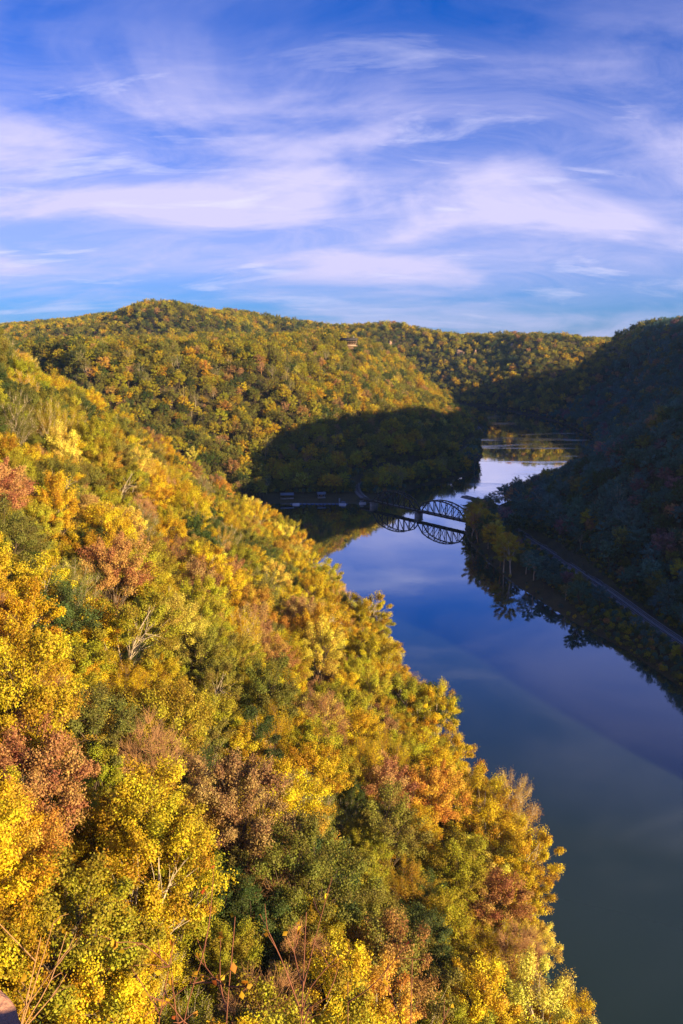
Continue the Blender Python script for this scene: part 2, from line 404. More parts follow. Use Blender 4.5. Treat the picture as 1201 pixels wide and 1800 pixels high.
def leaf_mesh(name, C, N, S, LV, CV, r, aspect=0.75):
    """one small kite-shaped face pair per leaf spray: centres C, normals N, sizes S"""
    n = len(C); T = unit(np.cross(N, unit(r.normal(size=(n, 3))))); B = np.cross(N, T)
    a = (S * 0.5)[:, None]
    fold = N * a * 0.35
    v = np.stack([C - T * a, C + B * a * aspect - fold, C + T * a, C - B * a * aspect - fold], 1).reshape(-1, 3)
    b = np.arange(n)[:, None] * 4
    tr = np.concatenate([b + np.array([[0, 2, 1]]), b + np.array([[0, 3, 2]])], 0)
    me = mesh_np(name, v, None, tr)
    for nm, val in (('lv', LV), ('cv', CV)):
        at = me.attributes.new(nm, 'FLOAT', 'POINT'); at.data.foreach_set('value', np.repeat(val, 4).astype(np.float32))
    return me


def make_tree(seed, h=18., cw=12., ch=11., tips=60, per=190, ls=0.3, cr=1.35, style='round', bark=None, sides=6, lean=0.6):
    """returns (wood mesh, crown mesh): tapered trunk, limbs and twigs; leaf sprays gathered in clumps round the twig ends"""
    r = np.random.default_rng(seed); w = MB(); tw = MB()
    cz = h - ch * 0.5; lx, ly = r.normal(size=2) * lean
    tp = np.array([(lx * (t ** 2) * 1.6 + 0.18 * r.normal() * (t > 0), ly * (t ** 2) * 1.6 + 0.18 * r.normal() * (t > 0), -1.5 + t * (h * 0.82 + 1.5)) for t in np.linspace(0, 1, 8)])
    r0 = 0.022 * h * (0.8 if style != 'sycamore' else 1.0)
    w.tube(tp, np.linspace(r0, 0.05, 8) ** 1.0, sides + 2)
    # twig ends on a lumpy shell
    g = (1 + 5 ** 0.5) / 2; k = np.arange(tips) + 0.5
    ph = np.arccos(1 - 1.62 * k / tips); th = 2 * math.pi * k / g
    D = np.column_stack([np.sin(ph) * np.cos(th), np.sin(ph) * np.sin(th), np.cos(ph)]); D = unit(D + r.normal(size=D.shape) * 0.22)
    lob = unit(r.normal(size=(6, 3))); lump = 0.80 + 0.34 * np.max(np.clip(D @ lob.T, 0, 1) ** 3, axis=1)
    rad = lump * r.uniform(0.80, 1.06, tips); rad[r.random(tips) < 0.24] *= 0.6
    squash = np.array([cw / 2, cw / 2, ch / 2])
    tip = D * rad[:, None] * squash + np.array([lx, ly, cz])
    nl = max(5, tips // 9)
    heads = r.choice(tips, nl, replace=False); own = np.argmin(((tip[:, None] - tip[heads][None]) ** 2).sum(-1), 1)
    for j in range(nl):
        grp = tip[own == j]; c = grp.mean(0)
        t0 = np.clip((c[2] * 0.62 - 1.0) / (h * 0.82) + r.uniform(-.08, .05), 0.18, 0.86)
        a = np.array([np.interp(t0, np.linspace(0, 1, 8), tp[:, q]) for q in range(3)])
        e = a + (c - a) * 0.72
        m1 = a + (e - a) * 0.5 + np.array([0, 0, 0.10 * np.linalg.norm(e - a)]) + r.normal(size=3) * 0.25
        limb = catmull([a, m1, e], max(0.9, np.linalg.norm(e - a) / 6)); rr = r0 * (1 - t0) * 0.62 + 0.035
        w.tube(limb, np.linspace(rr, 0.045, len(limb)), sides)
        for p in grp:
            s = limb[int(len(limb) * r.uniform(0.45, 0.98))]
            md = (s + p) / 2 + r.normal(size=3) * 0.22 + np.array([0, 0, 0.15])
            w.tube([s, md, p], [0.05, 0.035, 0.012], 4)
    if style == 'bare':
        for p, dr in zip(tip, D):
            base = p - dr * np.array([1, 1, 0.6]) * cr * 1.0
            for _ in range(per):
                e = base + unit(dr * 0.9 + np.array([0, 0, 0.7]) + r.normal(size=3) * 0.7) * cr * r.uniform(0.7, 2.1)
                md = (base + e) / 2 + r.normal(size=3) * 0.22
                tw.tube([base, md, e], [0.026 * ls, 0.02 * ls, 0.008 * ls], 3)
        return w.mesh('trunk', True), tw.mesh('crown')
    # leaves
    C = []; N = []; CV = []
    for p, dr in zip(tip, D):
        n = int(per * r.uniform(0.6, 1.35)); rc = cr * r.uniform(0.65, 1.25)
        q = unit(r.normal(size=(n, 3)) + dr * 0.55 + np.array([0, 0, 0.35]))
        fl = np.array([1.15, 1.15, 0.8]) if style != 'wispy' else np.array([0.8, 0.8, 1.5])
        x = q * (0.25 + 0.80 * r.random(n) ** 0.7)[:, None] * rc * fl * r.uniform(0.7, 1.25, 3) + (dr + np.array([0, 0, 0.25])) * (r.uniform(-1.0, 0.75, n) * rc)[:, None]
        C.append(p + x + r.normal(size=(n, 3)) * 0.14 * rc); N.append(unit(q * 0.9 + r.normal(size=(n, 3)) * 0.65 + np.array([0, 0, 0.25]))); CV.append(np.full(n, r.random()))
        if style == 'wispy':
            for _ in range(5):
                e = p + unit(dr + np.array([0, 0, 0.9]) + r.normal(size=3) * 0.5) * rc * r.uniform(1.0, 1.7); tw.tube([p, (p + e) / 2 + r.normal(size=3) * .1, e], [0.03, 0.02, 0.008], 3)
    C = np.vstack(C); N = np.vstack(N); CV = np.concatenate(CV); n = len(C)
    S = ls * r.uniform(0.65, 1.35, n)
    me = leaf_mesh('crown', C, N, S, r.random(n), CV, r, 0.8 if style != 'wispy' else 0.45)
    if tw.n: w.v += tw.v; w.q += [tuple(i + w.n for i in f) for f in tw.q]; w.n += tw.n
    return w.mesh('trunk', True), me


def joined(name, wood, crown, wm, lm):
    """wood and crown as one mesh with two materials (used for the massed woods)"""
    bm = bmesh.new(); bm.from_mesh(wood); nf = len(bm.faces); bm.from_mesh(crown)
    me = bpy.data.meshes.new(name); bm.to_mesh(me); bm.free()
    idx = np.zeros(len(me.polygons), np.int32); idx[nf:] = 1; me.polygons.foreach_set('material_index', idx)
    me.materials.append(wm); me.materials.append(lm); return me


# kinds of near tree: (wood, crown, wood material, crown material, height, crown width)
NEAR = {}
def kind(key, wm, lm, **a):
    wd, cr = make_tree(**a); wd.materials.append(wm); cr.materials.append(lm)
    NEAR.setdefault(key, []).append((wd, cr, a['h'], a['cw'], wm, lm))
for s_, (h_, cw_, ch_, t_) in enumerate([(18, 12, 12, 92), (20, 13, 13, 104), (16, 11, 10, 78), (20, 9.0, 14.5, 84), (16, 14, 9.5, 98), (19, 11, 13, 72)]):
    kind('round', M_BARK, M_LEAF, seed=100 + s_, h=h_, cw=cw_, ch=ch_, tips=t_, per=370, ls=0.21, cr=0.98)
for s_ in range(2):
    kind('sycamore', M_PALE, M_LEAF, seed=200 + s_, h=22, cw=14, ch=15, tips=46, per=480, ls=0.23, cr=1.05, style='sycamore', lean=2.0)
for s_ in range(2):
    kind('wispy', M_PALE if s_ else M_BARK, M_LEAF, seed=300 + s_, h=18, cw=10.5, ch=12, tips=70, per=360, ls=0.17, cr=1.15, style='wispy')
for s_ in range(3):
    kind('bare', M_TWIG, M_TWIG, seed=400 + s_, h=17, cw=9.5, ch=10.5, tips=64, per=34, ls=0.85, cr=1.2, style='bare')

SRC = {}
def source(colname, meshes):
    c = bpy.data.collections.new(colname)
    for i, me in enumerate(meshes): c.objects.link(bpy.data.objects.new('%s_%02d' % (colname, i), me))
    SRC[colname] = c; return c
near_list = [(k, v) for k in ('round', 'sycamore', 'wispy', 'bare') for v in NEAR[k]]
NEAR_IDX = {}
for i, (k, v) in enumerate(near_list): NEAR_IDX.setdefault(k, []).append(i)
source('near_wood', [joined('near_%02d' % i, v[0], v[1], v[4], v[5]) for i, (k, v) in enumerate(near_list)])
mids = []
for s_ in range(6):
    a = make_tree(500 + s_, h=17 + s_ % 3, cw=11.5 + (s_ % 2) * 1.5, ch=10.5 + s_ % 3, tips=60, per=58, ls=0.54, cr=1.15, sides=4); mids.append(joined('mid_%d' % s_, a[0], a[1], M_BARK, M_LEAF))
a = make_tree(520, h=18, cw=10, ch=12, tips=46, per=36, ls=0.5, cr=1.2, style='wispy', sides=4); mids.append(joined('mid_6', a[0], a[1], M_PALE, M_LEAF))
a = make_tree(521, h=16, cw=9, ch=10, tips=30, per=9, ls=3.0, cr=1.5, style='bare', sides=4); mids.append(joined('mid_7', a[0], a[1], M_TWIG, M_TWIG))
source('mid_wood', mids)
fars = []
for s_ in range(4):
    a = make_tree(600 + s_, h=17 + s_ % 2, cw=12 + s_ % 2, ch=11, tips=30, per=22, ls=1.15, cr=1.8, sides=3); fars.append(joined('far_%d' % s_, a[0], a[1], M_BARK, M_LEAF))
source('far_wood', fars)


def wood(name, colname, P, idx, scale, rot, tint, **props):
    """a mass of trees nobody could count: points that carry trees, one object"""
    me = mesh_np(name, P)
    for nm, typ, val in (('idx', 'INT', idx), ('sc', 'FLOAT', scale), ('rot', 'FLOAT', rot)):
        me.attributes.new(nm, typ, 'POINT').data.foreach_set('value', np.asarray(val, np.int32 if typ == 'INT' else np.float32))
    me.attributes.new('tint', 'FLOAT_VECTOR', 'POINT').data.foreach_set('vector', np.asarray(tint, np.float32).ravel())
    o = link(name, me, None, **props)
    ng = bpy.data.node_groups.new(name + '_scatter', 'GeometryNodeTree')
    ng.interface.new_socket('Geometry', in_out='INPUT', socket_type='NodeSocketGeometry'); ng.interface.new_socket('Geometry', in_out='OUTPUT', socket_type='NodeSocketGeometry')
    N = ng.nodes; L = ng.links
    gi = N.new('NodeGroupInput'); go = N.new('NodeGroupOutput'); ci = N.new('GeometryNodeCollectionInfo'); ip = N.new('GeometryNodeInstanceOnPoints')
    ci.inputs['Collection'].default_value = SRC[colname]; ci.inputs['Separate Children'].default_value = True; ci.inputs['Reset Children'].default_value = True
    ip.inputs['Pick Instance'].default_value = True
    def na(nm, typ):
        a = N.new('GeometryNodeInputNamedAttribute'); a.data_type = typ; a.inputs['Name'].default_value = nm; return a.outputs['Attribute']
    L.new(gi.outputs[0], ip.inputs['Points']); L.new(ci.outputs[0], ip.inputs['Instance']); L.new(na('idx', 'INT'), ip.inputs['Instance Index'])
    cx = N.new('ShaderNodeCombineXYZ'); L.new(na('rot', 'FLOAT'), cx.inputs[2]); L.new(cx.outputs[0], ip.inputs['Rotation'])
    L.new(na('sc', 'FLOAT'), ip.inputs['Scale']); L.new(ip.outputs[0], go.inputs[0])
    md = o.modifiers.new('scatter', 'NODES'); md.node_group = ng
    return o


# ------------------------------------------------------------------ where trees grow
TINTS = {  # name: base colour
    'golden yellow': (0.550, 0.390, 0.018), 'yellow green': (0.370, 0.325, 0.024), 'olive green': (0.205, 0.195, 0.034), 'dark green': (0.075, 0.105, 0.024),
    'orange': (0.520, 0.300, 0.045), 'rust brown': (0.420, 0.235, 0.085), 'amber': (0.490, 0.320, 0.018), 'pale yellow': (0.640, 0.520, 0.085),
    'deep green': (0.092, 0.178, 0.120), 'blue green': (0.100, 0.195, 0.160), 'maroon': (0.235, 0.130, 0.120)}  # shaded-bank leaves: blue skylight and lifted shade put into the tint
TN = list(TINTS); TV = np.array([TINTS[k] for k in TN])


def scatter(x0, x1, y0, y1, s, jit=0.42):
    xs = np.arange(x0, x1, s); ys = np.arange(y0, y1, s * 0.87)
    X, Y = np.meshgrid(xs, ys); X = X + (np.arange(len(ys)) % 2)[:, None] * s / 2
    X = X + rng.uniform(-jit, jit, X.shape) * s; Y = Y + rng.uniform(-jit, jit, Y.shape) * s
    return X.ravel(), Y.ravel()


def hidden(X, Y, Z, top):
    """True where the ground between the camera and the tree top hides the tree"""
    h = np.zeros(X.shape, bool)
    for t in np.concatenate([np.linspace(0.03, 0.97, 60)]):
        h |= gz(X * t, Y * t) > CAM_H + (Z + top - CAM_H) * t + 1.0
    return h


def pick(n, wts):
    w = np.array(wts, float); return rng.choice(len(w), n, p=w / w.sum())

river_poly = RIVER
CLEAR = []                                    # (x, y, radius): lodge, outcrops and the like
def ok_ground(X, Y, shore=2.0, track=5.5):
    z, d = gz(X, Y), np.where(inside(X, Y, river_poly), -1, seg_dist(X, Y, river_poly, True))
    free = np.ones(X.shape, bool)
    for cx, cy, cr in CLEAR: free &= (X - cx) ** 2 + (Y - cy) ** 2 > cr * cr
    return free & (d > shore) & (seg_dist(X, Y, TRACK_R) > track) & (seg_dist(X, Y, TRACK_L) > track) & ~((np.abs(X + 15) < 62) & (np.abs(Y - 775) < 10)), z, d


def build_woods():
    # --- near slope, one list; the trees that show largest become things of their own
    X, Y = scatter(-330, 110, 14, 640, 8.6)
    ok, Z, d = ok_ground(X, Y, 1.0)
    u, v, dep = project(np.column_stack([X, Y, Z + 12]))
    ok &= (u > -260) & (u < 1400) & (v < 2250) & (np.sqrt(X ** 2 + Y ** 2 + (CAM_H - Z - 16) ** 2) > 52) & (seg_dist(X, Y, LEDGE, True) > 14)
    ok &= ~((Y > 560) & (X < -40) & (d > 200))
    X, Y, Z, d = X[ok], Y[ok], Z[ok], d[ok]
    n = len(X); big = fbm(X, Y, 45, 77, 2)
    kindw = np.where(d < 14, 1, 0)
    ks = np.empty(n, object); tn = np.zeros(n, int)
    for i in range(n):
        if kindw[i]: ks[i] = rng.choice(['sycamore', 'round', 'wispy', 'bare'], p=[.58, .22, .16, .04])
        else: ks[i] = rng.choice(['round', 'wispy', 'sycamore', 'bare'], p=[.76, .12, .05, .07])
        b = big[i]
        if kindw[i]: p = [.38, .28, .04, .02, .02, .01, .09, .16]
        else:
            p = np.array([.25, .25, .17, .10, .04, .07, .07, .05])
            p = p * np.exp(np.array([1.2, .6, -1., -2.2, 1.0, .8, 1.0, 1.0]) * b * 2.2)
        p = np.array(p); tn[i] = rng.choice(len(p), p=p / p.sum())
    sc = rng.uniform(0.75, 1.5, n) * np.where(rng.random(n) < 0.12, 0.7, 1.0)
    sc = np.where(kindw == 1, rng.uniform(0.9, 1.5, n), sc)
    near = dict(X=X, Y=Y, Z=Z, k=ks, t=tn, s=sc, r=rng.uniform(0, 6.28, n))
    return near
NEARW = build_woods()

def tint_of(t, r):
    c = TV[t] * r.uniform(0.82, 1.2); return c * np.array([r.uniform(.93, 1.07), r.uniform(.93, 1.07), r.uniform(.8, 1.2)])

def visible_pixels(X, Y, Z, kinds, S):
    """rough painter's count of how many pixels each tree shows (photo pixels / 3), used to choose which trees are things"""
    W, Hh = 401, 600; buf = np.full((Hh, W), -1, int)
    hh = np.array([NEAR[k][0][2] for k in kinds]) * S; ww = np.array([NEAR[k][0][3] for k in kinds]) * S
    u, v, dep = project(np.column_stack([X, Y, Z + hh * 0.66])); u = u / 3; v = v / 3; rad = FPX * ww * 0.46 / dep / 3
    for i in np.argsort(-dep):
        a, b, r_ = u[i], v[i], rad[i]
        x0, x1 = int(max(0, a - r_)), int(min(W - 1, a + r_)); y0, y1 = int(max(0, b - r_ * 1.1)), int(min(Hh - 1, b + r_ * 1.1))
        if x1 < x0 or y1 < y0: continue
        yy, xx = np.mgrid[y0:y1 + 1, x0:x1 + 1]
        m = ((xx - a) ** 2 + ((yy - b) / 1.1) ** 2) < r_ * r_
        buf[y0:y1 + 1, x0:x1 + 1][m] = i
    c = np.bincount(buf[buf >= 0], minlength=len(X)); return c, u * 3, v * 3

N_NEAR = 238
cnt, PU, PV = visible_pixels(NEARW['X'], NEARW['Y'], NEARW['Z'], NEARW['k'], NEARW['s'])
order = np.argsort(-cnt); chosen = order[:N_NEAR]; rest = order[N_NEAR:]
print('near trees', len(cnt), 'smallest chosen', cnt[chosen[-1]])


def tree_words(k, t, s):
    size = 'small ' if s < 0.95 else ('large ' if s > 1.35 else '')
    return {'round': size + TN[t] + ' tree', 'sycamore': size + TN[t] + ' pale-limbed tree', 'wispy': size + 'feathery ' + TN[t] + ' tree', 'bare': size + 'bare tan tree'}[k]


def make_labels(ids, U, V, words, zone):
    """a label that names each tree by its look, its zone and the tree it stands beside, above or below; grown until it is unique"""
    L = {}; used = set()
    for i in ids:
        d = sorted((j for j in ids if j != i), key=lambda j: (U[j] - U[i]) ** 2 + (V[j] - V[i]) ** 2)[:14]
        opts = []
        for j in d:
            du, dv = U[j] - U[i], V[j] - V[i]
            rel = ('below' if dv < 0 else 'above') if abs(dv) > abs(du) * 1.2 else ('just right of' if du < 0 else 'just left of')
            w = words[j]; opts.append('%s %s, %s %s %s' % (words[i], zone[i], rel, 'an' if w[0] in 'aeiou' else 'a', w))
        lab = next((o for o in opts if o not in used and len(o.split()) <= 16), None)
        if lab is None: lab = opts[0]
        used.add(lab); L[i] = lab
    return L


def zone_of(i):
    if seg_dist(np.array([NEARW['X'][i]]), np.array([NEARW['Y'][i]]), RIVER, True)[0] < 20: return 'at the river edge'
    v = PV[i]; u = PU[i]
    a = 'high' if v < 820 else ('midway' if v < 1150 else ('low' if v < 1480 else 'lowest'))
    return a + ' on the sunlit slope'
LABELS = make_labels(list(chosen), PU, PV, {i: tree_words(NEARW['k'][i], NEARW['t'][i], NEARW['s'][i]) for i in chosen}, {i: zone_of(i) for i in chosen})


def near_tree(i):
    k = NEARW['k'][i]; t = NEARW['t'][i]; r = random.Random(int(i) * 7 + 1)
    rr = np.random.default_rng(int(i) + 5)
    wd, cr, h, cw, wm, lm = NEAR[k][int(rr.integers(len(NEAR[k])))]
    nm = {'round': 'broadleaf_tree', 'sycamore': 'sycamore_tree', 'wispy': 'birch_tree', 'bare': 'bare_tree'}[k]
    root = bpy.data.objects.new(nm, None); COL.objects.link(root)
    s = NEARW['s'][i]; root.location = (NEARW['X'][i], NEARW['Y'][i], NEARW['Z'][i] - 0.2); root.scale = (s, s, s * rr.uniform(.88, 1.22)); root.rotation_euler = (rr.normal() * .03, rr.normal() * .03, NEARW['r'][i])
    a = link('trunk', wd, None, root); b = link('crown', cr, None, root)
    tc = tint_of(t, rr); b['tint'] = [float(x) for x in tc]; a['tint'] = [float(x) for x in tc]
    root['label'] = LABELS[i]
    root['category'] = 'tree'; root['group'] = 'autumn trees on the near sunlit slope'
    return root
for i in chosen: near_tree(i)
rest = rest[cnt[rest] >= 0]
rr_ = np.random.default_rng(3)
wood('slope_forest', 'near_wood', np.column_stack([NEARW['X'][rest], NEARW['Y'][rest], NEARW['Z'][rest] - 0.2]),
     [NEAR_IDX[NEARW['k'][i]][int(rr_.integers(len(NEAR_IDX[NEARW['k'][i]])))] for i in rest], NEARW['s'][rest], NEARW['r'][rest],
     np.array([tint_of(NEARW['t'][i], rr_) for i in rest]), kind='stuff', label='autumn forest filling the gaps on the near sunlit slope', category='forest')


def canopy_hit(u, v):
    """ground point seen at a photo pixel, tree tops counted as ground"""
    dx, dy = (u - 600.5) / FPX, (v - 900) / FPX
    D = np.array([dx, CT - dy * ST, -ST - dy * CT]); t = 200.0
    while t < 4000:
        p = D * t + np.array([0, 0, CAM_H])
        if gz(p[0], p[1]) + 17 > p[2]: return p
        t += 3.0
    return p
LODGE = np.array([12.0, 1292.0, 0.0]); LODGE[2] = gz(LODGE[0], LODGE[1])
ROCKS = [(810, 613, 26), (835, 615, 14), (686, 598, 13), (900, 601, 10)]
ROCKP = [canopy_hit(u, v) for u, v, w in ROCKS]
def toward(p, r):
    q = np.array(p[:2]); q = q - q / np.linalg.norm(q) * r; return q
for k_ in (6, 22, 38, 52): q = toward(LODGE, k_); CLEAR.append((q[0], q[1], 20))
for p, r_ in zip(ROCKP, ROCKS): q = toward(p, 7); CLEAR.append((q[0], q[1], r_[2] * 0.4 + 3))


def riverside_trees():
    """the belt between the railway and the water on the shaded bank: every tree a thing"""
    path = catmull([(112, 700), (108, 640), (108, 597), (118, 525), (140, 434), (155, 390), (168, 335)], 12.0); out = []
    T = np.gradient(path, axis=0); T /= np.linalg.norm(T, axis=1, keepdims=True)
    for n, (p, t) in enumerate(zip(path, T)):
        nrm = np.array([-t[1], t[0]]); nrm = nrm if nrm[0] > 0 else -nrm
        for off in ((1.5, 11.0, 20.0) if p[1] > 590 else (2.0, 9.5)):
            q = p + nrm * (off + rng.uniform(-1.5, 1.5)) + t * rng.uniform(-2.5, 2.5)
            X, Y = np.array([q[0]]), np.array([q[1]])
            if seg_dist(X, Y, TRACK_R)[0] < 7.5 or inside(X, Y, RIVER)[0]: continue
            if p[1] < 400 and rng.random() < 0.3: continue
            sc_ = rng.uniform(0.55, 0.95) * (0.46 if p[1] < 420 else (0.95 if p[1] < 590 else 1.05))
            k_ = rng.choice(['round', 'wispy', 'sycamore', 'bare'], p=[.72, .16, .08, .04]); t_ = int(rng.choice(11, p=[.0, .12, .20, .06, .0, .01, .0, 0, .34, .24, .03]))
            out.append((q[0], q[1], float(gz(q[0], q[1])), k_, t_, sc_))
    out = out[:64]
    U, V, _ = project(np.array([(o[0], o[1], o[2] + 9) for o in out]))
    wd_ = {i: ('small ' if o[5] < .42 else ('large ' if o[5] > .8 else '')) + {'round': TN[o[4]] + ' tree', 'wispy': 'feathery ' + TN[o[4]] + ' tree', 'sycamore': TN[o[4]] + ' pale-limbed tree', 'bare': 'bare tan tree'}[o[3]] for i, o in enumerate(out)}
    lab = make_labels(list(range(len(out))), U, V, wd_, {i: 'between water and tracks' if o[1] < 560 else 'near the bridge end' for i, o in enumerate(out)})
    for i, (x, y, z, k_, t_, s_) in enumerate(out):
        rr = np.random.default_rng(9000 + i); a = NEAR[k_][int(rr.integers(len(NEAR[k_])))]
        root = bpy.data.objects.new({'round': 'broadleaf_tree', 'sycamore': 'sycamore_tree', 'wispy': 'birch_tree', 'bare': 'bare_tree'}[k_], None); COL.objects.link(root)
        root.location = (x, y, z - 0.2); root.scale = (s_ * 1.1, s_ * 1.1, s_); root.rotation_euler = (0, 0, rr.uniform(0, 6.28))
        root['label'] = lab[i]; root['category'] = 'tree'; root['group'] = 'trees along the shaded river bank'
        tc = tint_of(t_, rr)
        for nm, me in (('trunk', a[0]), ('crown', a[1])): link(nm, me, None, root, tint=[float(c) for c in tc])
    print('riverside', len(out))
    return out
RT = riverside_trees()


def far_woods():
    # right bank and right slope / middle hill (detailed), then the distance and the ridge outside the frame
    def zone(x0, x1, y0, y1, s, cond, colname, nkind, wts, name, label, scl=(0.46, 1.25)):
        X, Y = scatter(x0, x1, y0, y1, s); ok, Z, d = ok_ground(X, Y, 1.0, 8.5)
        ok &= cond(X, Y, d); X, Y, Z = X[ok], Y[ok], Z[ok]
        u, v, dep = project(np.column_stack([X, Y, Z + 10]))
        k = (u > -200) & (u < 1900) & (Y > 5); X, Y, Z, u = X[k], Y[k], Z[k], u[k]
        k = ~hidden(X, Y, Z, 22) | ((u > 1250)); X, Y, Z = X[k], Y[k], Z[k]
        n = len(X); b = fbm(X, Y, 75, 55, 3) * 1.5; T = np.zeros((n, 3))
        for i in range(n):
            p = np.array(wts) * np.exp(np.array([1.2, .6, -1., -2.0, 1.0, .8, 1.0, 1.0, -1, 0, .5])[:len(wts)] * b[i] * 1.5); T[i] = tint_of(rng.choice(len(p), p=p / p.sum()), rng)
        print(name, n)
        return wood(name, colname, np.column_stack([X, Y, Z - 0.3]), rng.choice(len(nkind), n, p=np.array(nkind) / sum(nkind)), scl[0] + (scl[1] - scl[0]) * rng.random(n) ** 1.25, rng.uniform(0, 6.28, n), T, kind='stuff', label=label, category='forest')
    MK = [1] * 6 + [.5, .3]
    zone(-900, 300, 640, 1560, 7.7, lambda X, Y, d: ~((X > 120) & (Y < 800)) & ~((X > -60) & (X < 100) & (Y < 740)), 'mid_wood', MK, [.07, .25, .42, .14, .01, .03, .07, .01], 'hillside_forest', 'autumn forest covering the middle hill above the bridge')
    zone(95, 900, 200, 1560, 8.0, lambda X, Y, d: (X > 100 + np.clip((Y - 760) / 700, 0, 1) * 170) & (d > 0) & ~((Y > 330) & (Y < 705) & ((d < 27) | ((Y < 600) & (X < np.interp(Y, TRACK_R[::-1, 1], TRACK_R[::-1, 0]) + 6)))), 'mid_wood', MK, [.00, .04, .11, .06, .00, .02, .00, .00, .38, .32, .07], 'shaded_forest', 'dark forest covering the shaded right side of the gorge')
    zone(-1700, 1900, 1560, 3200, 10.0, lambda X, Y, d: d > 0, 'far_wood', [1] * 4, [.08, .24, .40, .16, .01, .03, .08, .00], 'distant_forest', 'autumn forest covering the far ridges up to the skyline')
far_woods()


def shore_shrubs():
    b = np.vstack([catmull(LEFT_BANK[3:-1], 3.0), catmull(RIGHT_BANK[1:-3], 3.0)])
    b = b + rng.normal(size=b.shape) * 1.6
    gx, gy = scatter(100, 260, 250, 720, 2.6); b = np.vstack([b, np.column_stack([gx, gy])[(seg_dist(gx, gy, TRACK_R) < 34) & (seg_dist(gx, gy, TRACK_R) > 6.5)]])
    gx, gy = scatter(-110, 60, 745, 860, 4.0); b = np.vstack([b, np.column_stack([gx, gy])[(gy > 782 + 0 * gx)]])
    X, Y = b[:, 0], b[:, 1]; ok, Z, d = ok_ground(X, Y, 0.2, 4.0); u, v, dep = project(np.column_stack([X, Y, Z]))
    ok &= (u > -50) & (u < 1300) & (Y > 100) & ~((np.abs(X + 15) < 62) & (np.abs(Y - 772) < 14)); X, Y, Z = X[ok], Y[ok], Z[ok]; n = len(X)
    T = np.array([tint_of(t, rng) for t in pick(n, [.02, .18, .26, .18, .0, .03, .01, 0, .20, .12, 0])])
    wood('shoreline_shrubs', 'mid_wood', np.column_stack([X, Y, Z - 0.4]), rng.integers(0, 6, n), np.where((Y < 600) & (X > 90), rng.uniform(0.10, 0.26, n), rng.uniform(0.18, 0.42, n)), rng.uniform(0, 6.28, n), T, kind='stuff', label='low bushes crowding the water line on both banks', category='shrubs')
shore_shrubs()

# ------------------------------------------------------------------ railway
M_BALLAST = simple_mat('grey_ballast', (0.17, 0.16, 0.17), 0.95, 0.3, 3.0, bump=0.3)
M_RAIL = simple_mat('worn_steel_rail', (0.45, 0.44, 0.46), 0.35, 0.2, 1.0, metal=0.8)
M_TIE = simple_mat('dark_timber_tie', (0.07, 0.055, 0.045), 0.9, 0.3, 1.0)
M_STEEL = simple_mat('dark_rusty_steel', (0.045, 0.034, 0.030), 0.75, 0.35, 0.5)
M_CONC = simple_mat('weathered_concrete', (0.24, 0.22, 0.20), 0.9, 0.3, 0.4, bump=0.2)


def railway(path, tracks, width, label):
    z = np.maximum(gz(path[:, 0], path[:, 1]), 4.2); z = np.convolve(np.pad(z, 6, 'edge'), np.ones(13) / 13, 'valid') + 0.35
    P = np.column_stack([path, z]); T = np.gradient(path, axis=0); T /= np.linalg.norm(T, axis=1, keepdims=True); N = np.column_stack([T[:, 1], -T[:, 0], np.zeros(len(T))])
    root = link('railway_track', None, loc=P[len(P) // 2]); root['label'] = label; root['category'] = 'railway'
    off = -P[len(P) // 2]
    m = MB(); m.strip(P + off, width, -1.2, 0.0); m.build('ballast_bed', M_BALLAST, root)
    up = np.array([0, 0, 1.0])
    for c in tracks:
        for sd in (-0.72, 0.72):
            m = MB(); Q = P + off + N * (c + sd) + up * 0.34
            for a, b in zip(Q[:-1], Q[1:]): m.bar(a, b, 0.16, 0.2)
            m.build('rail', M_RAIL, root)
        m = MB(); s_ = np.concatenate([[0], np.cumsum(np.linalg.norm(np.diff(P, axis=0), axis=1))])
        for d_ in np.arange(0, s_[-1], 1.4):
            q_ = np.array([np.interp(d_, s_, (P + off + N * c)[:, k]) for k in range(3)]); n_ = np.array([np.interp(d_, s_, N[:, k]) for k in range(3)])
            m.bar(q_ - n_ * 1.3 + up * 0.12, q_ + n_ * 1.3 + up * 0.12, 0.35, 0.2)
        m.build('sleepers', M_TIE, root, kind='stuff')
    return root
railway(TRACK_R, (-2.1, 2.1), 8.0, 'double railway track on grey ballast along the shaded bank')
railway(TRACK_L[3:], (0.0,), 5.0, 'single curving railway track below the middle hill beyond the bridge')


